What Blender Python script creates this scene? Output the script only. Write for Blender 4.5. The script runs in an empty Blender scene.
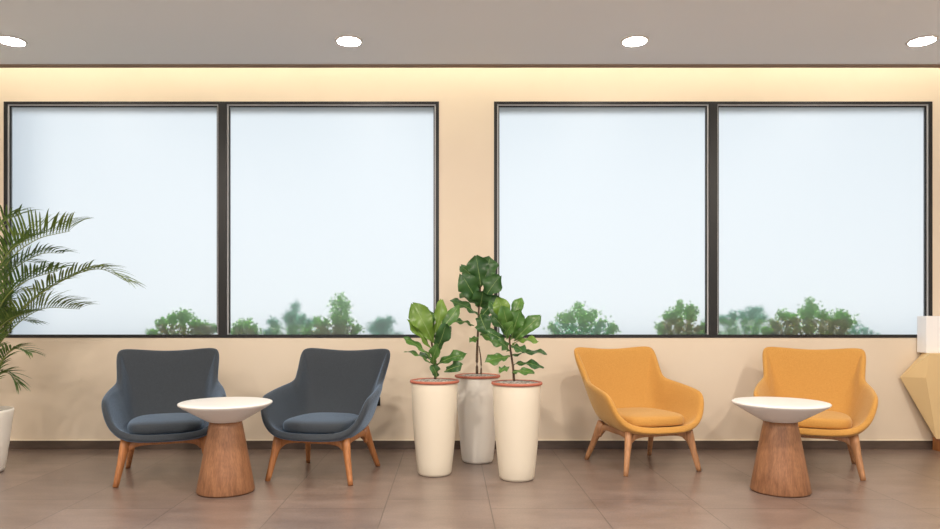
import bpy, bmesh, math, random
from mathutils import Vector, Matrix, noise as mnoise

S = bpy.context.scene
C = S.collection
PI = math.pi
# ------------------------------------------------------------------ camera, sky, lights, exposure
FPX = 700.0                 # focal length in pixels of the 940 px wide frame
EYE = 1.08
WALL = 5.727                # y of the window wall; the camera stands at y = 0
cam_d = bpy.data.cameras.new('camera')
cam = bpy.data.objects.new('camera', cam_d); C.objects.link(cam)
cam.location = (0, 0, EYE); cam.rotation_euler = (PI/2, 0, 0)
cam_d.sensor_width = 36; cam_d.lens = FPX/940*36
cam_d.shift_x = 20/940; cam_d.shift_y = 52.5/940
cam_d.clip_start = 0.05; cam_d.clip_end = 200
S.camera = cam

world = bpy.data.worlds.new('sky'); S.world = world; world.use_nodes = True
wn = world.node_tree; wn.nodes.clear()
w_out = wn.nodes.new('ShaderNodeOutputWorld'); w_bg = wn.nodes.new('ShaderNodeBackground')
w_tc = wn.nodes.new('ShaderNodeTexCoord'); w_sep = wn.nodes.new('ShaderNodeSeparateXYZ'); w_rmp = wn.nodes.new('ShaderNodeValToRGB')
wn.links.new(w_tc.outputs['Generated'], w_sep.inputs[0]); wn.links.new(w_sep.outputs['Z'], w_rmp.inputs[0])
wn.links.new(w_rmp.outputs[0], w_bg.inputs[0]); wn.links.new(w_bg.outputs[0], w_out.inputs[0])
w_rmp.color_ramp.elements[0].position = 0.0; w_rmp.color_ramp.elements[0].color = (0.96, 0.98, 1.0, 1)
w_rmp.color_ramp.elements[1].position = 0.9; w_rmp.color_ramp.elements[1].color = (0.72, 0.85, 1.0, 1)
w_bg.inputs[1].default_value = 0.97

WARM = (1.0, 0.89, 0.76)
DOWN_E = 78.0               # radiance of the downlight discs
COVE_W = 24.5
ROW_W = 45.0
S.view_settings.view_transform = 'Standard'; S.view_settings.look = 'None'
S.view_settings.gamma = 1; S.view_settings.use_curve_mapping = False
S.view_settings.exposure = 0.2

def area(name, loc, rot, sx, sy, power, col, shape='RECTANGLE'):
    d = bpy.data.lights.new(name, 'AREA'); d.shape = shape; d.size = sx
    if shape in ('RECTANGLE', 'ELLIPSE'): d.size_y = sy
    d.energy = power; d.color = col
    o = bpy.data.objects.new(name, d); C.objects.link(o); o.location = loc; o.rotation_euler = rot
    return o
CEIL = 3.01
# the cove's light strip lies on top of the dropped ceiling's edge and shines towards the wall
area('cove_light', (0.3, 5.345, CEIL+0.20), (math.radians(84), 0, 0), 9.4, 0.05, COVE_W, (1.0, 0.93, 0.74))
# unseen rows of ceiling lamps, added to light the furniture from the front
for yy in (2.7, 0.5):
    for xx in (-3.06, -0.705, 1.29, 3.295):
        area('lobby_fill_light', (xx, yy, CEIL-0.012), (0, 0, 0), 0.16, 0.16, ROW_W, WARM, 'DISK')

# ------------------------------------------------------------------ helpers
def lin(r, g, b):
    f = lambda c: (c/255/12.92) if c/255 <= 0.04045 else ((c/255+0.055)/1.055)**2.4
    return (f(r), f(g), f(b), 1)

def mat(name, col, rough=0.5, **k):
    m = bpy.data.materials.new(name); m.use_nodes = True
    b = m.node_tree.nodes['Principled BSDF']
    b.inputs['Base Color'].default_value = col; b.inputs['Roughness'].default_value = rough
    for a, v in k.items(): b.inputs[a.replace('_', ' ')].default_value = v
    return m

def N(m, t, **k):
    n = m.node_tree.nodes.new(t)
    for a, v in k.items(): setattr(n, a, v)
    return n
def L(m, a, b): m.node_tree.links.new(a, b)
def P(m): return m.node_tree.nodes['Principled BSDF']

def noisy(name, c1, c2, scale=(8, 8, 8), rough=0.5, bump=0.0, bscale=None, detail=4, coord='Object', **k):
    m = mat(name, c1, rough, **k)
    tc = N(m, 'ShaderNodeTexCoord'); mp = N(m, 'ShaderNodeMapping'); mp.inputs['Scale'].default_value = scale
    nz = N(m, 'ShaderNodeTexNoise'); nz.inputs['Scale'].default_value = 1; nz.inputs['Detail'].default_value = detail
    rp = N(m, 'ShaderNodeValToRGB'); rp.color_ramp.elements[0].color = c1; rp.color_ramp.elements[1].color = c2
    rp.color_ramp.elements[0].position = 0.32; rp.color_ramp.elements[1].position = 0.68
    L(m, tc.outputs[coord], mp.inputs[0]); L(m, mp.outputs[0], nz.inputs['Vector']); L(m, nz.outputs['Fac'], rp.inputs[0])
    L(m, rp.outputs[0], P(m).inputs['Base Color'])
    if bump:
        nb = N(m, 'ShaderNodeTexNoise'); nb.inputs['Scale'].default_value = bscale or 200; nb.inputs['Detail'].default_value = 2
        L(m, tc.outputs[coord], nb.inputs['Vector'])
        bp = N(m, 'ShaderNodeBump'); bp.inputs['Strength'].default_value = bump; bp.inputs['Distance'].default_value = 0.002
        L(m, nb.outputs['Fac'], bp.inputs['Height']); L(m, bp.outputs[0], P(m).inputs['Normal'])
    return m

def obj(name, bm, m, parent=None, smooth=True, mods=()):
    me = bpy.data.meshes.new(name)
    bmesh.ops.recalc_face_normals(bm, faces=bm.faces)
    bm.to_mesh(me); bm.free()
    if smooth: me.polygons.foreach_set('use_smooth', [True]*len(me.polygons))
    for mm in (m if isinstance(m, (list, tuple)) else [m]): me.materials.append(mm)
    o = bpy.data.objects.new(name, me); C.objects.link(o)
    if parent: o.parent = parent
    for t, kw in mods:
        md = o.modifiers.new(t.lower(), t)
        for a, v in kw.items(): setattr(md, a, v)
    return o

def tag(o, label, cat, group=None):
    o['label'] = label; o['category'] = cat
    if group: o['group'] = group
    return o
def thing(name, label, cat, loc=(0, 0, 0), rz=0, group=None):
    o = bpy.data.objects.new(name, None); C.objects.link(o); o.location = loc; o.rotation_euler = (0, 0, rz)
    o.empty_display_size = 0.1
    return tag(o, label, cat, group)
def struct(o):
    o['kind'] = 'structure'; return o

def box(bm, x0, x1, y0, y1, z0, z1, bev=0.0):
    r = bmesh.ops.create_cube(bm, size=1.0)
    for v in r['verts']:
        v.co = Vector((x0 + (v.co.x+.5)*(x1-x0), y0 + (v.co.y+.5)*(y1-y0), z0 + (v.co.z+.5)*(z1-z0)))
    if bev:
        es = list({e for v in r['verts'] for e in v.link_edges})
        bmesh.ops.bevel(bm, geom=es, offset=bev, segments=2, affect='EDGES', profile=0.6)
    return bm
def boxbm(*a, **k): return box(bmesh.new(), *a, **k)

def lathe(bm, prof, seg=64, cap0=True, cap1=True):
    rings = []
    for r, z in prof:
        rings.append([bm.verts.new((r*math.cos(2*PI*i/seg), r*math.sin(2*PI*i/seg), z)) for i in range(seg)])
    for a, b in zip(rings, rings[1:]):
        for i in range(seg):
            bm.faces.new((a[i], a[(i+1) % seg], b[(i+1) % seg], b[i]))
    if cap0: bm.faces.new(rings[0][::-1])
    if cap1: bm.faces.new(rings[-1])
    return bm

def sweep(bm, pts, secs, seg=12, power=2.0, up=Vector((0, 0, 1))):
    """pts: centre line; secs: (half width a across, half height b) per point; superelliptic section"""
    pts = [Vector(p) for p in pts]; rings = []
    for i, p in enumerate(pts):
        t = (pts[min(i+1, len(pts)-1)] - pts[max(i-1, 0)]).normalized()
        s = t.cross(up)
        if s.length < 1e-4: s = t.cross(Vector((0, 1, 0)))
        s.normalize(); u = s.cross(t).normalized(); a, b = secs[i]
        ring = []
        for k in range(seg):
            c, d = math.cos(2*PI*k/seg), math.sin(2*PI*k/seg)
            c = math.copysign(abs(c)**(2/power), c); d = math.copysign(abs(d)**(2/power), d)
            ring.append(bm.verts.new(p + s*a*c + u*b*d))
        rings.append(ring)
    for a, b in zip(rings, rings[1:]):
        for k in range(seg): bm.faces.new((a[k], a[(k+1) % seg], b[(k+1) % seg], b[k]))
    bm.faces.new(rings[0][::-1]); bm.faces.new(rings[-1])
    return bm

def crom(pts, n):
    """Catmull-Rom through points, n samples per span"""
    pts = [Vector(p) for p in pts]; P_ = [2*pts[0]-pts[1]] + pts + [2*pts[-1]-pts[-2]]; out = []
    for i in range(1, len(P_)-2):
        for k in range(n):
            t = k/n; a, b, c, d = P_[i-1:i+3]
            out.append(0.5*((2*b) + (c-a)*t + (2*a-5*b+4*c-d)*t*t + (3*b-a-3*c+d)*t**3))
    out.append(pts[-1].copy()); return out

# ------------------------------------------------------------------ materials
M = {}
M['wall'] = noisy('warm cream wall paint', (0.755, 0.645, 0.515, 1), (0.795, 0.685, 0.555, 1), (1.2, 1.2, 1.2), 0.75)
M['white_wall'] = mat('white wall paint', (0.72, 0.66, 0.58, 1), 0.8)
M['ceiling'] = mat('ceiling paint', (0.86, 0.89, 0.93, 1), 0.8)
M['cove'] = mat('cove paint', (0.85, 0.80, 0.68, 1), 0.8)
M['lip'] = mat('brown ceiling edge trim', (0.30, 0.20, 0.14, 1), 0.6)
M['frame'] = mat('black window aluminium', (0.009, 0.009, 0.011, 1), 0.42)
M['bead'] = mat('grey window bead', (0.50, 0.51, 0.53, 1), 0.4)
M['rubber'] = mat('black gasket', (0.008, 0.008, 0.009, 1), 0.5)
M['black'] = mat('black plastic', (0.006, 0.006, 0.007, 1), 0.35)

# floor: large matt-glazed tiles, joints by position in the room
fm = mat('brown floor tile', (0.12, 0.085, 0.065, 1), 0.34, Specular_IOR_Level=1.0, Coat_Weight=0.35, Coat_Roughness=0.24)
geo = N(fm, 'ShaderNodeNewGeometry'); sp = N(fm, 'ShaderNodeSeparateXYZ'); L(fm, geo.outputs['Position'], sp.inputs[0])
cb = N(fm, 'ShaderNodeCombineXYZ')
ax = N(fm, 'ShaderNodeMath', operation='ADD'); ax.inputs[1].default_value = 12.37
ay = N(fm, 'ShaderNodeMath', operation='ADD'); ay.inputs[1].default_value = 12.0 - 3.945
L(fm, sp.outputs['X'], ax.inputs[0]); L(fm, sp.outputs['Y'], ay.inputs[0])
L(fm, ay.outputs[0], cb.inputs['X']); L(fm, ax.outputs[0], cb.inputs['Y'])
br = N(fm, 'ShaderNodeTexBrick', offset=0.8333, offset_frequency=2, squash=1.0)
br.inputs['Scale'].default_value = 1; br.inputs['Brick Width'].default_value = 1.2; br.inputs['Row Height'].default_value = 0.6
br.inputs['Mortar Size'].default_value = 0.0034; br.inputs['Mortar Smooth'].default_value = 0.2; br.inputs['Bias'].default_value = 0
br.inputs['Color1'].default_value = (0.9, 0.9, 0.9, 1); br.inputs['Color2'].default_value = (1.06, 1.06, 1.06, 1); br.inputs['Mortar'].default_value = (0.50, 0.50, 0.50, 1)
L(fm, cb.outputs[0], br.inputs['Vector'])
n1 = N(fm, 'ShaderNodeTexNoise'); n1.inputs['Scale'].default_value = 2.2; n1.inputs['Detail'].default_value = 6; n1.inputs['Roughness'].default_value = 0.65
mpf = N(fm, 'ShaderNodeMapping'); mpf.inputs['Scale'].default_value = (1, 2.6, 1); mpf.inputs['Rotation'].default_value = (0, 0, 0.5)
L(fm, geo.outputs['Position'], mpf.inputs[0]); L(fm, mpf.outputs[0], n1.inputs['Vector'])
rf = N(fm, 'ShaderNodeValToRGB'); rf.color_ramp.elements[0].position = 0.3; rf.color_ramp.elements[1].position = 0.72
rf.color_ramp.elements[0].color = (0.140, 0.096, 0.080, 1); rf.color_ramp.elements[1].color = (0.245, 0.180, 0.153, 1)
L(fm, n1.outputs['Fac'], rf.inputs[0])
n2 = N(fm, 'ShaderNodeTexNoise'); n2.inputs['Scale'].default_value = 90; n2.inputs['Detail'].default_value = 3; L(fm, geo.outputs['Position'], n2.inputs['Vector'])
r2 = N(fm, 'ShaderNodeMapRange'); r2.inputs['From Min'].default_value = 0.3; r2.inputs['From Max'].default_value = 0.7; r2.inputs['To Min'].default_value = 0.88; r2.inputs['To Max'].default_value = 1.12
L(fm, n2.outputs['Fac'], r2.inputs['Value'])
mx = N(fm, 'ShaderNodeMix', data_type='RGBA', blend_type='MULTIPLY'); mx.inputs['Factor'].default_value = 1
L(fm, rf.outputs[0], mx.inputs['A']); L(fm, br.outputs['Color'], mx.inputs['B'])
mx2 = N(fm, 'ShaderNodeMix', data_type='RGBA', blend_type='MULTIPLY'); mx2.inputs['Factor'].default_value = 1
L(fm, mx.outputs['Result'], mx2.inputs['A']); L(fm, r2.outputs[0], mx2.inputs['B'])
L(fm, mx2.outputs['Result'], P(fm).inputs['Base Color'])
rr = N(fm, 'ShaderNodeMapRange'); rr.inputs['To Min'].default_value = 0.30; rr.inputs['To Max'].default_value = 0.42
L(fm, n1.outputs['Fac'], rr.inputs['Value']); L(fm, rr.outputs[0], P(fm).inputs['Roughness'])
bpf = N(fm, 'ShaderNodeBump', invert=True); bpf.inputs['Strength'].default_value = 0.4; bpf.inputs['Distance'].default_value = 0.002
L(fm, br.outputs['Fac'], bpf.inputs['Height']); L(fm, bpf.outputs[0], P(fm).inputs['Normal'])
M['floor'] = fm
M['skirting'] = noisy('dark brown tile skirting', (0.075, 0.052, 0.04, 1), (0.11, 0.076, 0.06, 1), (6, 6, 30), 0.4)
M['skirt_top'] = mat('cream bead above skirting', (0.86, 0.78, 0.62, 1), 0.6)

# frosted film on the room side of each pane
gm = bpy.data.materials.new('frosted glass'); gm.use_nodes = True; gm.node_tree.nodes.clear()
go = N(gm, 'ShaderNodeOutputMaterial'); tl = N(gm, 'ShaderNodeBsdfTranslucent'); rb = N(gm, 'ShaderNodeBsdfRefraction'); gl = N(gm, 'ShaderNodeBsdfGlossy')
tl.inputs['Color'].default_value = (0.92, 0.95, 0.97, 1)
rb.inputs['Color'].default_value = (0.94, 0.97, 0.98, 1); rb.inputs['Roughness'].default_value = 0.36; rb.inputs['IOR'].default_value = 1.3
gl.inputs['Roughness'].default_value = 0.5; gl.inputs['Color'].default_value = (1, 1, 1, 1)
m1 = N(gm, 'ShaderNodeMixShader'); m1.inputs[0].default_value = 0.78
m2 = N(gm, 'ShaderNodeMixShader'); m2.inputs[0].default_value = 0.05
L(gm, tl.outputs[0], m1.inputs[1]); L(gm, rb.outputs[0], m1.inputs[2]); L(gm, m1.outputs[0], m2.inputs[1]); L(gm, gl.outputs[0], m2.inputs[2]); L(gm, m2.outputs[0], go.inputs[0])
M['frost'] = gm
cm = bpy.data.materials.new('clear glass face'); cm.use_nodes = True; cm.node_tree.nodes.clear()
co_ = N(cm, 'ShaderNodeOutputMaterial'); ct = N(cm, 'ShaderNodeBsdfTransparent'); ct.inputs[0].default_value = (0.96, 0.98, 0.985, 1); L(cm, ct.outputs[0], co_.inputs[0])
M['clear'] = cm

def fabric(name, c1, c2, sheen, stint):
    m = noisy(name, c1, c2, (260, 260, 260), 0.85, bump=0.35, bscale=520, detail=2)
    P(m).inputs['Sheen Weight'].default_value = sheen; P(m).inputs['Sheen Roughness'].default_value = 0.45
    P(m).inputs['Sheen Tint'].default_value = stint
    return m
M['slate'] = fabric('slate blue woven fabric', (0.019, 0.024, 0.031, 1), (0.038, 0.047, 0.060, 1), 0.55, (0.50, 0.70, 1, 1))
M['ochre'] = fabric('ochre yellow woven fabric', (0.47, 0.220, 0.040, 1), (0.60, 0.315, 0.075, 1), 0.35, (1, 0.9, 0.6, 1))

def wood(name, c1, c2, scale, rough=0.42):
    m = mat(name, c1, rough)
    tc = N(m, 'ShaderNodeTexCoord'); mp = N(m, 'ShaderNodeMapping'); mp.inputs['Scale'].default_value = scale
    nz = N(m, 'ShaderNodeTexNoise'); nz.inputs['Scale'].default_value = 1; nz.inputs['Detail'].default_value = 5; nz.inputs['Distortion'].default_value = 0.6
    rp = N(m, 'ShaderNodeValToRGB'); e = rp.color_ramp.elements; e[0].position = 0.3; e[1].position = 0.7; e[0].color = c1; e[1].color = c2
    n2 = N(m, 'ShaderNodeTexNoise'); n2.inputs['Scale'].default_value = 3; n2.inputs['Detail'].default_value = 6
    mp2 = N(m, 'ShaderNodeMapping'); mp2.inputs['Scale'].default_value = (scale[0]*2.2, scale[1]*2.2, scale[2]*1.2)
    r2 = N(m, 'ShaderNodeMapRange'); r2.inputs['From Min'].default_value = 0.35; r2.inputs['From Max'].default_value = 0.65; r2.inputs['To Min'].default_value = 0.78; r2.inputs['To Max'].default_value = 1.08
    mx = N(m, 'ShaderNodeMix', data_type='RGBA', blend_type='MULTIPLY'); mx.inputs['Factor'].default_value = 1
    L(m, tc.outputs['Object'], mp.inputs[0]); L(m, mp.outputs[0], nz.inputs['Vector']); L(m, nz.outputs['Fac'], rp.inputs[0])
    L(m, tc.outputs['Object'], mp2.inputs[0]); L(m, mp2.outputs[0], n2.inputs['Vector']); L(m, n2.outputs['Fac'], r2.inputs['Value'])
    L(m, rp.outputs[0], mx.inputs['A']); L(m, r2.outputs[0], mx.inputs['B']); L(m, mx.outputs['Result'], P(m).inputs['Base Color'])
    return m
M['legwood'] = wood('orange brown beech', (0.36, 0.135, 0.045, 1), (0.48, 0.20, 0.075, 1), (22, 22, 3))
M['legwood2'] = wood('light brown oak', (0.40, 0.19, 0.085, 1), (0.52, 0.265, 0.13, 1), (22, 22, 3))
M['veneer'] = wood('brown oak veneer', (0.22, 0.095, 0.045, 1), (0.37, 0.175, 0.085, 1), (34, 34, 1.4))
M['edge'] = mat('dark veneer edge', (0.10, 0.04, 0.02, 1), 0.5)
M['tabletop'] = mat('white lacquered table top', (0.78, 0.76, 0.74, 1), 0.35)
M['planter'] = mat('cream white planter', (0.74, 0.67, 0.555, 1), 0.38)
M['planter_w'] = mat('white planter', (0.85, 0.81, 0.75, 1), 0.38)
M['terracotta'] = mat('terracotta rim', (0.43, 0.125, 0.075, 1), 0.55)
M['gravel'] = noisy('pale gravel over soil', (0.06, 0.045, 0.035, 1), (0.62, 0.56, 0.5, 1), (70, 70, 70), 0.9, bump=0.8, bscale=90)
M['soil'] = noisy('dark soil', (0.03, 0.02, 0.014, 1), (0.09, 0.06, 0.04, 1), (40, 40, 40), 0.95)
M['bark'] = noisy('brown stem bark', (0.055, 0.03, 0.018, 1), (0.14, 0.085, 0.05, 1), (60, 60, 20), 0.8)
def leafmat(name, c1, c2, rough=0.34, scale=9, trans=0.25):
    m = noisy(name, c1, c2, (scale,)*3, rough)
    nt = m.node_tree; out = [n for n in nt.nodes if n.type == 'OUTPUT_MATERIAL'][0]
    t = N(m, 'ShaderNodeBsdfTranslucent'); mixs = N(m, 'ShaderNodeMixShader'); mixs.inputs[0].default_value = trans
    rp = [n for n in nt.nodes if n.type == 'VALTORGB'][0]
    L(m, rp.outputs[0], t.inputs[0]); L(m, P(m).outputs[0], mixs.inputs[1]); L(m, t.outputs[0], mixs.inputs[2]); L(m, mixs.outputs[0], out.inputs[0])
    return m
M['fig_light'] = leafmat('bright green fig leaf', (0.10, 0.20, 0.025, 1), (0.19, 0.32, 0.05, 1))
M['fig_dark'] = leafmat('deep green fig leaf', (0.025, 0.085, 0.022, 1), (0.065, 0.16, 0.045, 1))
M['fig_mid'] = leafmat('green fig leaf', (0.05, 0.14, 0.025, 1), (0.11, 0.24, 0.05, 1))
M['vein'] = mat('pale leaf vein', (0.22, 0.32, 0.10, 1), 0.5)
M['palm'] = leafmat('palm leaflet green', (0.05, 0.11, 0.02, 1), (0.14, 0.22, 0.05, 1), 0.45, 14)
M['palm_y'] = leafmat('yellow green palm leaflet', (0.11, 0.17, 0.03, 1), (0.22, 0.29, 0.07, 1), 0.45, 14)
M['rachis'] = mat('palm stem', (0.20, 0.24, 0.06, 1), 0.5)
M['shrub_a'] = leafmat('garden shrub leaf', (0.16, 0.55, 0.05, 1), (0.48, 0.88, 0.16, 1), 0.5, 40, 0.75)
M['shrub_b'] = leafmat('blue green shrub leaf', (0.14, 0.55, 0.34, 1), (0.34, 0.78, 0.55, 1), 0.5, 40, 0.75)
M['shrub_c'] = leafmat('brown shrub leaf', (0.36, 0.28, 0.09, 1), (0.55, 0.50, 0.16, 1), 0.6, 40, 0.7)
M['gold'] = mat('pale gold faceted panel', (0.80, 0.59, 0.31, 1), 0.5)
M['counter_white'] = mat('white counter top', (0.94, 0.94, 0.96, 1), 0.4)
M['render'] = mat('white render', (0.92, 0.93, 0.95, 1), 0.9)
M['concrete'] = noisy('pale concrete', (0.50, 0.50, 0.48, 1), (0.60, 0.60, 0.58, 1), (3, 3, 3), 0.9)
em = mat('lit diffuser', (1, 1, 1, 1), 0.5); P(em).inputs['Emission Color'].default_value = (*WARM, 1); P(em).inputs['Emission Strength'].default_value = DOWN_E
M['lamp'] = em
M['lamp_trim'] = mat('white lamp trim', (0.8, 0.78, 0.74, 1), 0.5)

# ------------------------------------------------------------------ the room
X0, X1, Y0 = -4.5, 5.1, -1.9
WT = 0.12
WIN = [(-3.65, -0.09, -1.86), (0.36, 3.945, 2.152)]
ZB, ZT, TOP = 0.910, 2.842, 3.39
struct(obj('floor', boxbm(X0, X1, Y0, WALL+WT, -0.12, 0), M['floor'], smooth=False))
bm = bmesh.new()
box(bm, X0, X1, WALL, WALL+WT, 0, ZB); box(bm, X0, X1, WALL, WALL+WT, ZT, TOP)
box(bm, X0, WIN[0][0], WALL, WALL+WT, ZB, ZT); box(bm, WIN[0][1], WIN[1][0], WALL, WALL+WT, ZB, ZT); box(bm, WIN[1][1], X1, WALL, WALL+WT, ZB, ZT)
struct(obj('wall_back', bm, M['wall'], smooth=False))
struct(obj('wall_left', boxbm(X0-.12, X0, Y0, WALL+WT, 0, TOP), M['white_wall'], smooth=False))
struct(obj('wall_right', boxbm(X1, X1+.12, Y0, WALL+WT, 0, TOP), M['white_wall'], smooth=False))
bm = bmesh.new()            # lobby front behind the camera; its window is added for daylight fill
box(bm, X0, -3.6, Y0-.12, Y0, 0, TOP); box(bm, 4.2, X1, Y0-.12, Y0, 0, TOP); box(bm, -3.6, 4.2, Y0-.12, Y0, 2.85, TOP); box(bm, -3.6, 4.2, Y0-.12, Y0, 0, .15)
struct(obj('wall_front', bm, M['white_wall'], smooth=False))
w = bpy.data.objects.new('window_3', None); C.objects.link(w); struct(w); w.location = (0.3, Y0-.06, 0)
obj('pane', boxbm(-3.9, 3.9, -.005, .005, .15, 2.85), M['clear'], w, smooth=False)
for xx in (-3.87, -1.95, 0, 1.95, 3.87): obj('mullion', boxbm(xx-.03, xx+.03, -.04, .04, .15, 2.85), M['frame'], w, smooth=False)
CE = 5.376
struct(obj('ceiling', boxbm(X0, X1, Y0, CE, CEIL, CEIL+.10), M['ceiling'], smooth=False))
struct(obj('ceiling_cove', boxbm(X0, X1, Y0, WALL+WT, TOP, TOP+.1), M['cove'], smooth=False))
struct(obj('trim_1', boxbm(X0, X1, CE, CE+.012, CEIL-.012, CEIL+.10), M['lip'], smooth=False))
struct(obj('trim_2', boxbm(X0, X1, CE-.03, CE, CEIL-.009, CEIL), M['lip'], smooth=False))
struct(obj('baseboard_back', boxbm(X0, X1, WALL-.012, WALL, 0, .070), M['skirting'], smooth=False))
struct(obj('trim_3', boxbm(X0, X1, WALL-.010, WALL, .070, .076), M['skirt_top'], smooth=False))

for i, (a, b, c) in enumerate(WIN):
    w = bpy.data.objects.new('window_%d' % (i+1), None); C.objects.link(w); struct(w); w.location = ((a+b)/2, WALL, ZB)
    ox, oz = -(a+b)/2, -ZB
    def sh(bm):
        bmesh.ops.translate(bm, verts=bm.verts, vec=(ox, -WALL, oz)); return bm
    y0, y1, t = WALL-.004, WALL+.060, .026
    bm = bmesh.new()
    box(bm, a, b, y0, y1, ZB, ZB+t); box(bm, a, b, y0, y1, ZT-t*.75, ZT); box(bm, a, a+t, y0, y1, ZB+t, ZT-t*.75); box(bm, b-t, b, y0, y1, ZB+t, ZT-t*.75)
    obj('window_frame', sh(bm), M['frame'], w, smooth=False)
    obj('mullion', sh(boxbm(c-.034, c+.034, y0-.004, y1, ZB+t, ZT-t*.75)), M['frame'], w, smooth=False)
    for (p, q) in ((a+t, c-.034), (c+.034, b-t)):
        for nm, mm, d0, d1, yy in (('glazing_bead', M['bead'], 0, .011, WALL+.008), ('gasket', M['rubber'], .011, .019, WALL+.014)):
            bm = bmesh.new(); z0, z1 = ZB+t+d0, ZT-t*.75-d0; e = d1-d0
            bb = .004 if nm == 'glazing_bead' else .004
            box(bm, p+d0, q-d0, yy, WALL+.045, z1-e, z1); box(bm, p+d0, p+d1, yy, WALL+.045, z0, z1-e)
            box(bm, q-d1, q-d0, yy, WALL+.045, z0, z1-e)
            obj(nm, sh(bm), mm, w, smooth=False)
        bm = boxbm(p, q, WALL+.026, WALL+.034, ZB+t, ZT-t*.75)
        for f in bm.faces: f.material_index = 0 if f.calc_center_median().y < WALL+.027 else 1
        sh(bm)
        obj('pane', bm, [M['frost'], M['clear']], w, smooth=False)

# ------------------------------------------------------------------ outdoors: planted bed, ground, added slab and wall that dim the panes
BED = 0.86
bm = boxbm(X0, X1, WALL+WT, 7.0, 0, BED-.04); struct(obj('planter_bed', bm, M['concrete'], smooth=False))
struct(obj('planter_soil', boxbm(X0+.02, X1-.02, WALL+WT, 6.95, BED-.04, BED), M['soil'], smooth=False))
struct(obj('ground', boxbm(-30, 30, 7.0, 40, -.3, -.02), M['concrete'], smooth=False))
struct(obj('pane_greying_wall', boxbm(-18, -6.3, 11, 12.5, -.02, 9), M['render'], smooth=False))  # made-up building, added to grey the view through the left pane
struct(obj('pane_shade_slab', boxbm(X0, X1, WALL+WT, WALL+WT+0.7, 2.93, 3.05), M['concrete'], smooth=False))  # overhang added to darken the tops of the panes

def blade(bm, p, d, s, n, ln, wd, mi=0):
    """small folded leaf: base p, direction d, side s, normal n"""
    a = bm.verts.new(p); t = bm.verts.new(p + d*ln - n*ln*.12)
    m0 = bm.verts.new(p + d*ln*.5 - n*wd*.10)
    l = bm.verts.new(p + d*ln*.45 + s*wd*.5 + n*wd*.12); r = bm.verts.new(p + d*ln*.45 - s*wd*.5 + n*wd*.12)
    for f in ((a, m0, l), (l, m0, t), (a, r, m0), (r, t, m0)):
        bm.faces.new(f).material_index = mi

def shrub(name, label, xc, yc, wx, wy, h, n, mats, seed, ln=.024, spike=()):
    rnd = random.Random(seed)
    root = thing(name, label, 'shrub', (xc, yc, BED), 0, 'shrubs behind the frosted windows')
    fo = bmesh.new(); st = bmesh.new()
    tips = []
    ns = max(7, int(wx*26))
    for k in range(ns):
        u = -1 + 2*(k+.5)/ns + rnd.uniform(-.08, .08); v = rnd.uniform(-1, 1)
        z = h*math.sqrt(max(.06, 1-u*u))*rnd.uniform(.72, 1.05)
        tip = Vector((u*wx, max(v*wy, WALL+.13-yc), z)); b0 = Vector((u*wx*.55, v*wy*.4, -.005))
        mid = (b0+tip)/2 + Vector((rnd.uniform(-.02, .02), rnd.uniform(-.02, .02)*.5, .02))
        c = crom([b0, mid, tip], 3); sweep(st, c, [(.0035-.0022*i/(len(c)-1),)*2 for i in range(len(c))], 5)
        tips.append((b0, mid, tip))
    for (sx, sz) in spike:
        b0 = Vector((sx*.8, 0, 0)); tip = Vector((sx, wy*.5, sz)); mid = (b0+tip)/2
        c = crom([b0, mid, tip], 3); sweep(st, c, [(.003,)*2]*len(c), 5); tips += [(b0, mid, tip)]
    for i in range(int(n*2.6)):
        b0, mid, tip = tips[i % len(tips)]
        t = rnd.random()**.55
        p = (b0*(1-t)+mid*t) if rnd.random() < .35 else (mid*(1-t)+tip*t)
        p = p + Vector((rnd.gauss(0, .022), rnd.gauss(0, .013), rnd.gauss(0, .016)))
        p.y = max(-(yc-WALL-.08), p.y); p.z = max(.012, p.z)
        d = Vector((rnd.uniform(-1, 1), rnd.uniform(-.6, .6), rnd.uniform(-.3, 1))).normalized()
        nn = Vector((rnd.uniform(-.6, .6), -1, rnd.uniform(-.2, .8))).normalized(); s = d.cross(nn).normalized(); nn = s.cross(d)
        inner = p.z < h*.62 and abs(p.x) < wx*.75
        mi = 1 if (inner and rnd.random() < .75 and len(mats) > 1) else 0
        f = ln*rnd.uniform(.7, 1.25); q = p + d*f
        if q.y < -(yc-WALL-.08): d.y = abs(d.y)
        if p.z < .085 and p.y < WALL+.165-yc: p.y = WALL+.165-yc; d.y = abs(d.y)
        blade(fo, p, d, s, nn, f, f*.62, mi)
    obj('foliage', fo, mats, root, smooth=False); obj('stem', st, M['bark'], root)
    return root
A, B_, Cc = M['shrub_a'], M['shrub_b'], M['shrub_c']
shrub('shrub', 'low wide green shrub behind the leftmost pane, brownish at its base', -2.22, 5.875, .31, .07, .24, 950, [A, Cc], 1)
shrub('shrub', 'small round green shrub just right of the dark bar of the left window', -1.72, 5.875, .12, .06, .20, 330, [A, Cc], 2)
shrub('shrub', 'blurred blue-green shrub with a pointed top, behind the left window', -1.35, 6.15, .26, .10, .24, 800, [B_, A], 3, spike=((0, .33),))
shrub('shrub', 'brown and green shrub against the glass with a tall feathery sprig above it', -.98, 5.92, .24, .07, .24, 900, [A, Cc], 4, spike=((.06, .40), (.10, .34), (.02, .34)))
shrub('shrub', 'faint blurred shrub at the right end of the left window', -.58, 6.22, .13, .10, .22, 420, [B_], 5)
shrub('shrub', 'triangular green shrub in the left pane of the right window', 1.10, 5.875, .30, .07, .27, 900, [A, B_], 6, spike=((-.02, .33),))
shrub('shrub', 'bushy green shrub with brown base left of the dark bar of the right window', 1.93, 5.875, .20, .06, .32, 900, [A, Cc], 7)
shrub('shrub', 'blurred blue-green hedge-like shrub right of the dark bar of the right window', 2.50, 6.10, .37, .10, .31, 1000, [B_, A], 8)
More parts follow.
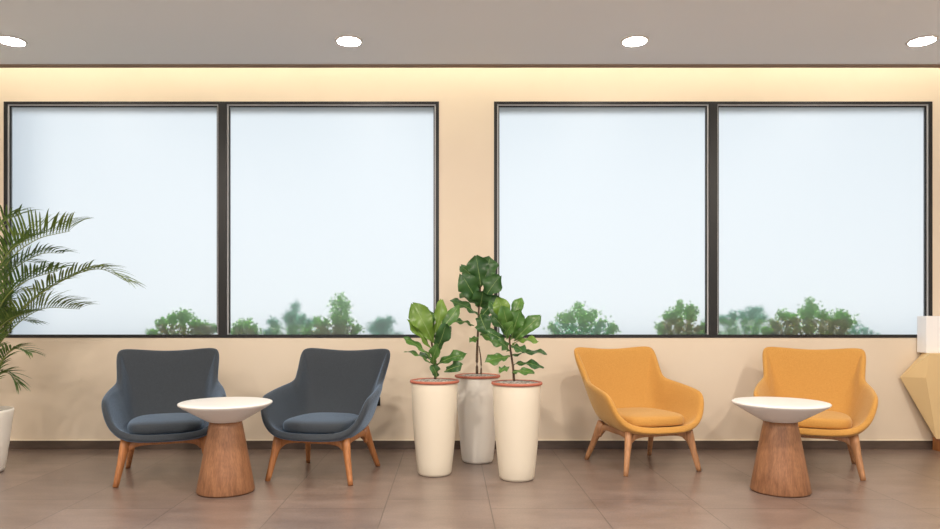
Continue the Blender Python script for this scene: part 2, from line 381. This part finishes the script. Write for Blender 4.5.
shrub('shrub', 'large mounded brown and green shrub against the rightmost pane', 3.00, 5.875, .42, .07, .32, 1700, [A, Cc], 9, spike=((.02, .36), (.32, .24)))
shrub('shrub', 'thin sprig with small leaves at the far right of the right window', 3.48, 5.97, .12, .06, .15, 130, [B_], 10)

# ------------------------------------------------------------------ ceiling downlights
dl = ['leftmost round downlight, cut off by the photo edge', 'second round downlight from the left, above the left window', 'third round downlight from the left, above the right window', 'rightmost round downlight in the ceiling']
for k, xx in enumerate((-3.06, -0.705, 1.29, 3.295)):
    r = thing('downlight', dl[k], 'ceiling light', (xx, 4.887, CEIL), 0, 'ceiling downlights')
    bm = bmesh.new(); lathe(bm, [(.0805, -.008), (.093, -.007), (.097, 0), (.085, 0)], 40, False, False)
    rg = bm.verts; bm2 = bm
    obj('trim_ring', bm2, M['lamp_trim'], r)
    bm = bmesh.new(); lathe(bm, [(.081, -.009), (.080, -.003), (.086, 0)], 40, True, True); obj('diffuser', bm, M['lamp'], r)

# ------------------------------------------------------------------ armchairs
H = [  # half rim from the front centre round the arm to the back centre
 [(0,.345,.330),(.13,.340,.330),(.24,.305,.345),(.314,.285,.405),(.346,.252,.512),(.353,.155,.570),(.346,.0,.596),(.324,-.16,.622),(.306,-.215,.665),(.316,-.28,.75),(.329,-.355,.852),(.22,-.380,.857),(0,-.395,.835)],
 [(0,.335,.325),(.125,.33,.325),(.23,.292,.332),(.288,.245,.365),(.315,.195,.43),(.322,.12,.475),(.314,.01,.495),(.290,-.125,.52),(.278,-.215,.57),(.282,-.27,.64),(.286,-.318,.70),(.19,-.345,.705),(0,-.352,.69)],
 [(0,.315,.318),(.12,.31,.318),(.215,.27,.320),(.262,.22,.335),(.282,.165,.365),(.288,.09,.385),(.282,-.01,.395),(.262,-.12,.41),(.245,-.195,.44),(.238,-.238,.49),(.22,-.275,.53),(.14,-.298,.54),(0,-.302,.53)],
 [(0,.27,.316),(.105,.265,.316),(.185,.23,.316),(.226,.185,.320),(.242,.13,.328),(.246,.06,.332),(.240,-.02,.336),(.222,-.11,.345),(.202,-.165,.358),(.185,-.195,.375),(.16,-.215,.385),(.1,-.228,.39),(0,-.23,.385)],
]
FX = [0, 1, 2, 3, 4, 4.5, 5, 6, 6.6, 7, 7.5, 8, 9, 9.7, 10, 10.35, 11, 12]
R0X = {4.5: (.353, .212, .554), 6.6: (.332, -.105, .612), 7.5: (.309, -.192, .640), 9.7: (.326, -.335, .828), 10.35: (.300, -.366, .862)}
def samp(h, f, k):
    if k == 0 and f in R0X: return R0X[f]
    i = min(int(f), len(h)-2); t = f-i
    return tuple(a*(1-t)+b*t for a, b in zip(h[i], h[i+1]))
H = [[samp(h, f, k) for f in FX] for k, h in enumerate(H)]
def full(h): return h + [(-x, y, z) for x, y, z in h[-2:0:-1]]
def chair(name, label, x, y, fx, fy, fab, wd, group):
    root = thing(name, label, 'armchair', (x, y, 0), math.atan2(-fx, fy), group)
    bm = bmesh.new(); rings = [[bm.verts.new(p) for p in full(h)] for h in H]
    c0 = Vector((0, .02, 0))
    for s, z in ((.62, .316), (.28, .314)):
        rings.append([bm.verts.new((v.co.x*s, (v.co.y-.02)*s+.02, z)) for v in rings[3]])
    n = len(rings[0])
    for a, b in zip(rings, rings[1:]):
        for i in range(n): bm.faces.new((a[i], a[(i+1) % n], b[(i+1) % n], b[i]))
    pole = bm.verts.new((0, .02, .314))
    for i in range(n): bm.faces.new((rings[-1][i], rings[-1][(i+1) % n], pole))
    bmesh.ops.recalc_face_normals(bm, faces=bm.faces)
    # make normals face the sitter, so thickness grows outwards
    if sum(f.normal.z for f in bm.faces if f.calc_center_median().z < .32) < 0: bmesh.ops.reverse_faces(bm, faces=bm.faces)
    me = bpy.data.meshes.new('shell'); bm.to_mesh(me); bm.free()
    me.polygons.foreach_set('use_smooth', [True]*len(me.polygons)); me.materials.append(fab)
    o = bpy.data.objects.new('shell', me); C.objects.link(o); o.parent = root
    md = o.modifiers.new('solidify', 'SOLIDIFY'); md.thickness = .046; md.offset = -1
    md = o.modifiers.new('subsurf', 'SUBSURF'); md.levels = 3; md.render_levels = 3
    # cushion
    bm = bmesh.new()
    half = [(0,.306),(.115,.303),(.192,.275),(.234,.21),(.241,.10),(.236,0),(.218,-.11),(.17,-.19),(.08,-.215),(0,-.218)]
    outl = half + [(-a, b) for a, b in half[-2:0:-1]]
    rr_ = []
    for s, z in ((.90, .318), (.985, .326), (1.0, .350), (.985, .376), (.93, .392), (.72, .401), (.35, .404)):
        rr_.append([bm.verts.new((px*s, (py-.04)*s+.04, z + (.006 if py > .2 and z > .38 else 0)*0)) for px, py in outl])
    n = len(outl)
    for a, b in zip(rr_, rr_[1:]):
        for i in range(n): bm.faces.new((a[i], a[(i+1) % n], b[(i+1) % n], b[i]))
    bm.faces.new(rr_[0][::-1])
    pv = bm.verts.new((0, .04, .405))
    for i in range(n): bm.faces.new((rr_[-1][i], rr_[-1][(i+1) % n], pv))
    obj('seat_cushion', bm, fab, root, mods=[('SUBSURF', dict(levels=2, render_levels=2))])
    # legs
    feet = [((sx*.29, .300), (sx*.232, .245)) for sx in (1, -1)] + [((sx*.272, -.300), (sx*.215, -.165)) for sx in (1, -1)]
    for (bx, by), (tx, ty) in feet:
        b0 = Vector((bx, by, 0)); t0 = Vector((tx, ty, .296))
        pts = [b0, b0.lerp(t0, .12), b0.lerp(t0, .55), b0.lerp(t0, .8), t0]
        sec = [(.0150, .0165), (.0160, .018), (.020, .023), (.024, .030), (.026, .034)]
        bm = bmesh.new(); sweep(bm, pts, sec, 16, 2.8); obj('leg', bm, wd, root)
    def rail(p, q, drop, th=.011):
        p, q = Vector(p), Vector(q); d = (q-p)
        pts = [p + Vector((0, 0, -.075)) - d*.03, p + d*.035 + Vector((0, 0, -.038)), p + d*.10 + Vector((0, 0, -.010)), p + d*.25 + Vector((0, 0, drop)),
               p + d*.5 + Vector((0, 0, drop)), p + d*.75 + Vector((0, 0, drop)), p + d*.90 + Vector((0, 0, -.010)), q - d*.035 + Vector((0, 0, -.038)), q + Vector((0, 0, -.075)) + d*.03]
        c = crom(pts, 4); sec = []
        for i in range(len(c)):
            e = min(i, len(c)-1-i)/len(c)*2
            sec.append((th, .012 + .010*min(1, e*2.2)))
        bm = bmesh.new(); sweep(bm, c, sec, 12, 3.5); obj('rail', bm, wd, root)
    fr = [(.236, .248, .268), (-.236, .248, .268), (-.219, -.175, .268), (.219, -.175, .268)]
    for i in range(4): rail(fr[i], fr[(i+1) % 4], .002)
    return root
chair('lounge_chair', 'slate blue lounge armchair on orange wooden legs, nearer the palm', -1.946, 4.813, .335, -.942, M['slate'], M['legwood'], 'slate blue armchairs')
chair('lounge_chair', 'slate blue lounge armchair on orange wooden legs, nearer the three white planters', -.853, 4.84, -.222, -.975, M['slate'], M['legwood'], 'slate blue armchairs')
chair('lounge_chair', 'ochre yellow lounge armchair standing clear between planters and side table', 1.383, 5.11, .285, -.958, M['ochre'], M['legwood2'], 'ochre yellow armchairs')
chair('lounge_chair', 'ochre yellow lounge armchair partly hidden behind a white side table', 2.604, 5.018, -.451, -.893, M['ochre'], M['legwood2'], 'ochre yellow armchairs')

# ------------------------------------------------------------------ side tables
def table(label, x, y):
    r = thing('side_table', label, 'side table', (x, y, 0), 0, 'round side tables')
    bm = bmesh.new(); lathe(bm, [(.100, .436), (.112, .440), (.16, .468), (.22, .503), (.268, .532), (.279, .541), (.282, .547), (.280, .552), (.272, .555), (.20, .5535), (.10, .5535)], 96)
    obj('tabletop', bm, M['tabletop'], r, mods=[('EDGE_SPLIT', dict(split_angle=math.radians(60)))])
    bm = bmesh.new(); lathe(bm, [(.172, .006), (.1745, .012), (.1532, .13), (.1285, .265), (.104, .40), (.0965, .438)], 96); obj('pedestal', bm, M['veneer'], r)
    bm = bmesh.new(); lathe(bm, [(.168, 0), (.168, .008)], 96); obj('foot_ring', bm, M['edge'], r, smooth=False)
table('white topped side table on a tapered wooden base, between the slate blue armchairs', -1.39, 4.34)
table('white topped side table on a tapered wooden base, in front of an ochre armchair', 2.05, 4.345)

# ------------------------------------------------------------------ fiddle leaf figs
def at(px, py, Z): return Vector(((px-450)*Z/FPX, Z, EYE-(py-316)*Z/FPX))

def figleaf(bm, b, t, w, face, rnd, mi):
    """broad fiddle shaped leaf from b to t, its upper side turned towards face"""
    d = t-b; ln = d.length; d.normalize()
    s = d.cross(face)
    if s.length < .05: s = d.cross(Vector((1, 0, 0)))
    s.normalize(); n = s.cross(d).normalized()
    if n.dot(face) < 0: n = -n
    NU, NV = 12, 4; prof = [0.05, .22, .40, .52, .55, .62, .78, .93, 1.0, .96, .80, .50, .08]
    prof = [q*rnd.uniform(.92, 1.06) for q in prof]; w *= .90
    ph = rnd.uniform(0, 6); cur = rnd.uniform(.06, .16)*ln; amp = .11*w + .004
    g = []
    for i in range(NU+1):
        u = i/NU; row = []
        c = b + d*(ln*u) + n*(cur*math.sin(u*PI)*.9 - .22*cur*u)
        for j in range(-NV, NV+1):
            v = j/NV; hw = w*.5*prof[i]
            lift = .16*abs(v)*hw + amp*abs(v)**2*math.sin(u*15+ph+(1.3 if v > 0 else 0)) + .0035*abs(math.sin(u*NU*PI*.5 + abs(v)*2.0))*(1-abs(v))
            back = -.05*ln*(1-abs(v))*0 + (.04*ln*abs(v)**2 if i > NU*.7 else 0)
            row.append(bm.verts.new(c + s*(hw*v) + n*lift + d*back*(1 if i == NU else .6)))
        g.append(row)
    for i in range(NU):
        for j in range(2*NV):
            f = bm.faces.new((g[i][j], g[i+1][j], g[i+1][j+1], g[i][j+1])); f.material_index = mi
    # midrib
    for i in range(NU-1):
        c0 = g[i][NV].co + n*.0012; c1 = g[i+1][NV].co + n*.0012; k = .0026*(1-i/NU)+.0006
        q = [bm.verts.new(c0 - s*k), bm.verts.new(c0 + s*k), bm.verts.new(c1 + s*k*.9), bm.verts.new(c1 - s*k*.9)]
        bm.faces.new(q).material_index = 3

def fig(label, px, Z, mat_p, stem, leaves, seed):
    rnd = random.Random(seed); x = (px-450)*Z/FPX
    r = thing('potted_fig', label, 'potted plant', (x, Z, 0), 0, 'fiddle leaf figs in tall planters')
    bm = bmesh.new(); lathe(bm, [(.100, 0), (.110, .004), (.117, .020), (.126, .10), (.138, .22), (.149, .36), (.156, .50), (.160, .62), (.158, .632), (.150, .634), (.148, .60)], 72)
    obj('planter', bm, mat_p, r)
    bm = bmesh.new(); lathe(bm, [(.150, .628), (.168, .630), (.171, .636), (.169, .646), (.160, .648), (.150, .640), (.148, .60)], 72, False, False)
    obj('inner_pot', bm, M['terracotta'], r)
    bm = bmesh.new(); lathe(bm, [(.150, .60), (.152, .640), (.10, .648), (.05, .652), (.01, .653)], 40); obj('soil', bm, M['gravel'], r)
    o3 = Vector((x, Z, 0)); bm = bmesh.new()
    for path, r0 in stem:
        pts = crom([at(a, b, Z + (c[0] if c else 0)) - o3 for a, b, *c in path], 4)
        sweep(bm, pts, [(r0*(1-.55*i/len(pts)),)*2 for i in range(len(pts))], 10)
    obj('trunk', bm, M['bark'], r)
    bm = bmesh.new(); pt = bmesh.new()
    for (bx, by, tx, ty, w, dz, mi, fz) in leaves:
        b = at(bx, by, Z) - o3; t = at(tx, ty, Z+dz) - o3
        face = Vector((rnd.uniform(-.55, .55), -1, fz*rnd.uniform(.6, 1.5))).normalized()
        figleaf(bm, b, t, w*Z/FPX, face, rnd, mi)
    obj('foliage', bm, [M['fig_dark'], M['fig_mid'], M['fig_light'], M['vein']], r)
    return r
# leaves: base px, tip px, width px, depth of tip (m, + away), colour, how far the upper side looks up
fig('potted fiddle leaf fig with bright green leaves, front left of the three planters', 434.6, 4.82, M['planter'],
    [([(435, 379), (436, 366), (433, 350), (431, 334), (433, 322)], .010)],
    [(433, 342, 413, 303, 26, -.02, 2, .5), (434, 334, 442, 299, 15, .02, 2, .4), (434, 342, 459, 305, 15, .05, 1, .5),
     (431, 349, 408, 319, 13, -.05, 2, 1.0), (430, 356, 404, 337, 11, -.03, 1, 1.6), (430, 362, 405, 350, 8, .02, 1, 2.0),
     (434, 352, 446, 323, 18, -.10, 0, .4), (436, 364, 466, 353, 15, -.06, 1, 1.2), (444, 371, 462, 364, 13, -.10, 0, .6),
     (434, 366, 438, 343, 13, -.12, 1, .3), (436, 377, 432, 364, 12, -.08, 0, .3), (433, 338, 424, 306, 16, .10, 1, .4), (434, 345, 450, 325, 14, .10, 0, .6), (435, 362, 420, 352, 10, .10, 0, 1.2)], 11)
fig('tallest potted fiddle leaf fig with dark leaves, in the rear white planter', 477.5, 5.24, M['planter_w'],
    [([(477, 376), (477, 355), (478, 330), (479, 305), (481, 280)], .011), ([(481, 376), (481, 360), (479, 345)], .007)],
    [(481, 286, 476, 255, 25, -.03, 0, .3), (482, 284, 490, 256, 22, .04, 0, .3), (481, 287, 461, 265, 15, .05, 0, .8),
     (478, 302, 462, 274, 25, -.09, 0, .25), (482, 303, 500, 275, 24, -.06, 0, .3), (481, 300, 494, 268, 16, .10, 0, .3),
     (479, 316, 451, 300, 17, -.03, 0, 1.2), (478, 306, 460, 293, 13, .08, 0, .8), (481, 316, 499, 296, 20, -.04, 0, .6),
     (474, 325, 452, 321, 10, .0, 0, 1.8), (480, 313, 487, 331, 20, -.12, 0, .6), (480, 334, 504, 344, 15, -.04, 1, 1.0), (479, 336, 470, 341, 9, -.05, 1, .6),
     (480, 306, 483, 290, 22, -.12, 0, .3), (480, 316, 492, 318, 14, .08, 0, .9), (482, 300, 470, 284, 16, .10, 0, .5), (480, 333, 496, 333, 13, .06, 0, 1.2)], 12)
fig('potted fiddle leaf fig with many green leaves, front right of the three planters', 516.8, 4.68, M['planter'],
    [([(514, 381), (513, 366), (510, 345), (509, 330), (508, 318)], .009)],
    [(509, 326, 498, 297, 20, -.02, 2, .4), (511, 326, 521, 297, 14, .04, 1, .4), (510, 332, 503, 306, 18, -.10, 1, .3), (512, 336, 520, 309, 17, -.08, 1, .4),
     (514, 340, 540, 315, 17, -.03, 1, .7), (508, 334, 492, 314, 16, .03, 0, .8), (512, 343, 538, 340, 14, -.06, 2, 1.5), (508, 344, 486, 330, 13, -.05, 0, 1.3),
     (512, 355, 546, 352, 12, -.03, 0, 1.8), (510, 356, 486, 361, 16, -.06, 1, 1.3), (513, 364, 543, 367, 12, -.08, 0, 1.6), (512, 372, 534, 372, 10, -.12, 1, 1.3),
     (509, 366, 500, 371, 10, -.08, 1, 1.0), (509, 350, 498, 340, 15, -.10, 0, .6), (510, 340, 527, 325, 16, .10, 0, .6), (508, 330, 490, 300, 14, .10, 0, .5), (511, 345, 524, 352, 14, -.14, 0, 1.2), (507, 338, 513, 322, 14, -.14, 1, .3)], 13)

# ------------------------------------------------------------------ areca palm
PZ = 4.85
px_ = (-24-450)*PZ/FPX
root = thing('potted_palm', 'feathery green palm in a white tub, cut off by the photo edge', 'potted plant', (px_, PZ, 0))
bm = bmesh.new(); lathe(bm, [(.15, 0), (.165, .006), (.175, .03), (.198, .2), (.219, .38), (.226, .425), (.224, .436), (.214, .437), (.210, .40)], 72); obj('tub', bm, M['planter_w'], root)
bm = bmesh.new(); lathe(bm, [(.212, .38), (.213, .405), (.1, .415), (.02, .418)], 48); obj('soil', bm, M['soil'], root)
PO = Vector((px_, PZ, 0))
def frond(path, ll, n, mi, seed, start=.25, up=.55):
    """path: 3D points of the midrib relative to the palm's base"""
    rnd = random.Random(seed); c = crom(path, 8); bm = bmesh.new()
    sweep(bm, c, [(.0065*(1-.8*i/len(c)),)*2 for i in range(len(c))], 6)
    for f in bm.faces: f.material_index = 2
    cum = [0]
    for a, b in zip(c, c[1:]): cum.append(cum[-1]+(b-a).length)
    tot = cum[-1]
    n = int(n*1.15)
    for i in range(n):
        u = start + (1-start)*(i+.5)/n
        k = max(j for j in range(len(c)-1) if cum[j] <= u*tot); f = (u*tot-cum[k])/(cum[k+1]-cum[k])
        p = c[k].lerp(c[k+1], f); t = (c[k+1]-c[k]).normalized()
        side = t.cross(Vector((0, 0, 1)))
        if side.length < .1: side = Vector((0, 1, 0))
        side.normalize(); nrm = side.cross(t).normalized()
        w = (u-start)/(1-start); lw = ll*1.18*(.62 + 1.0*w - 1.2*w*w)*rnd.uniform(.88, 1.1)
        for sg in (1, -1):
            d = (t*(.62+.35*w) + side*sg*rnd.uniform(.5, .75) + nrm*rnd.uniform(up-.12, up+.12)).normalized()
            wd = .0075*rnd.uniform(.85, 1.15); g = Vector((0, 0, -1)); prev = None; seg = 5
            for s in range(seg+1):
                q = s/seg; pp = p + d*(lw*q) + g*(lw*.34*q*q)
                ww = wd*(math.sin(min(1, q*2.2+.12)*PI/2))*(1-q**2.2) + .0006
                sd = d.cross(nrm).normalized(); fold = nrm*ww*.45
                r_ = (bm.verts.new(pp - sd*ww + fold), bm.verts.new(pp), bm.verts.new(pp + sd*ww + fold))
                if prev:
                    for a in (0, 1): bm.faces.new((prev[a], prev[a+1], r_[a+1], r_[a])).material_index = mi
                prev = r_
    return obj('frond', bm, [M['palm'], M['palm_y'], M['rachis']], root)
def pp(l): return [at(a, b, PZ+dz) - PO for a, b, dz in l]
FR = [
 ([(-22, 405, 0), (-14, 330, -.02), (4, 268, -.05), (34, 240, -.08), (70, 230, -.12)], .47, 40, 1, .30, 1.05),
 ([(-20, 405, 0), (-12, 320, .05), (8, 275, .08), (38, 254, .10), (64, 252, .12)], .26, 34, 0, .30, .55),
 ([(-18, 405, 0), (-8, 350, -.05), (24, 307, -.1), (60, 281, -.14), (98, 268, -.18), (128, 281, -.2)], .24, 36, 1, .38, .45),
 ([(-18, 405, 0), (-10, 360, .03), (12, 328, .05), (42, 308, .08), (80, 308, .1)], .32, 34, 1, .34, .8),
 ([(-20, 405, 0), (-16, 350, -.1), (2, 302, -.2), (26, 280, -.25), (58, 270, -.3)], .32, 36, 0, .3, .7),
 ([(-24, 405, 0), (-20, 320, .05), (-10, 250, .05), (2, 222, .02), (20, 214, 0)], .34, 36, 0, .34, .6),
 ([(-22, 405, 0), (-14, 340, .1), (0, 290, .15), (18, 262, .2), (40, 262, .25)], .25, 30, 0, .3, .5),
 ([(-18, 408, 0), (-10, 385, -.08), (2, 360, -.1), (14, 348, -.12), (30, 352, -.15)], .19, 22, 0, .3, .35),
 ([(-18, 408, 0), (-12, 390, .05), (-2, 375, .05), (8, 372, .05), (17, 382, .05)], .16, 18, 0, .3, .3),
 ([(-20, 405, 0), (-14, 360, .1), (-2, 330, .15), (14, 318, .2), (34, 322, .22)], .22, 26, 0, .3, .5),
 ([(-22, 405, 0), (-16, 340, -.1), (-6, 280, -.2), (12, 248, -.28), (36, 236, -.35)], .30, 32, 0, .3, .7),
 ([(-20, 405, 0), (-14, 350, .1), (-4, 310, .2), (14, 292, .28), (38, 290, .33)], .26, 30, 1, .3, .5),
 ([(-20, 405, 0), (-15, 365, -.1), (-6, 335, -.2), (10, 318, -.28), (30, 312, -.34)], .24, 28, 0, .3, .5),
 ([(-28, 405, 0), (-40, 320, 0), (-62, 262, -.05), (-90, 250, -.1)], .27, 30, 0, .3, .5),
 ([(-28, 405, 0), (-36, 330, .2), (-50, 290, .35), (-70, 280, .45)], .25, 28, 1, .3, .5),
 ([(-26, 405, 0), (-26, 320, -.15), (-24, 275, -.35), (-16, 268, -.55)], .26, 30, 0, .3, .5),
 ([(-26, 405, 0), (-34, 330, -.2), (-50, 290, -.4), (-66, 292, -.55)], .26, 30, 0, .3, .5),
]
for i, (pth, ll, n, mi, st, up) in enumerate(FR): frond(pp(pth), ll, n, mi, 40+i, st, up)
bm = bmesh.new()
for i, (pth, *_r) in enumerate(FR[:8]):
    c = pp(pth)[:2]; a, b = c; sweep(bm, [a - Vector((0, 0, .02)), a.lerp(b, .5), b], [(.011, .011), (.009, .009), (.0055, .0055)], 8)
obj('cane', bm, M['rachis'], root)

# ------------------------------------------------------------------ faceted counter by the right wall, wall socket
root = thing('counter', 'pale gold faceted counter with a thick white top, cut off by the photo edge', 'counter', (4.2, 5.5, 0))
bm = bmesh.new()
def R_(x, y, z): return bm.verts.new((x-4.2, y-5.5, z))
ft = [R_(3.77, 5.50, .792), R_(4.75, 5.50, .792)]; fb = [R_(3.89, 5.60, .104), R_(4.75, 5.60, .104)]
ap = R_(3.658, 5.69, .592); rd = R_(3.76, 5.53, .60); rd2 = R_(4.75, 5.53, .60)
bt = [R_(3.86, 5.712, .792), R_(4.75, 5.712, .792)]; bb = [R_(3.95, 5.712, .104), R_(4.75, 5.712, .104)]
for f in ((ft[0], rd, ap), (ap, rd, fb[0]), (ft[0], ft[1], rd2, rd), (rd, rd2, fb[1], fb[0]), (ft[0], ap, bt[0]), (ap, fb[0], bb[0]), (ap, bb[0], bt[0]),
          (ft[0], bt[0], bt[1], ft[1]), (fb[0], fb[1], bb[1], bb[0]), (ft[1], bt[1], bb[1], fb[1], rd2), (bt[0], bb[0], bb[1], bt[1])): bm.faces.new(f)
obj('body', bm, M['gold'], root, smooth=False)
bm = boxbm(3.81-4.2, 4.80-4.2, 5.60-5.5, 5.712-5.5, .792, 1.088, bev=.005); obj('counter_top', bm, M['counter_white'], root, smooth=False)
bm = boxbm(3.93-4.2, 4.75-4.2, 5.60-5.5, 5.70-5.5, 0, .104); obj('plinth', bm, M['legwood'], root, smooth=False)

so = thing('wall_socket', 'black wall socket on the cream wall behind a slate blue armchair', 'socket', (-.615, WALL, .39))
bm = boxbm(-.045, .045, -.012, 0, -.036, .036, bev=.003); obj('face_plate', bm, M['black'], so, smooth=False)
for sx in (-.018, .018): obj('pin_hole', boxbm(sx-.004, sx+.004, -.0135, -.0115, -.012, .012), M['bead'], so, smooth=False)
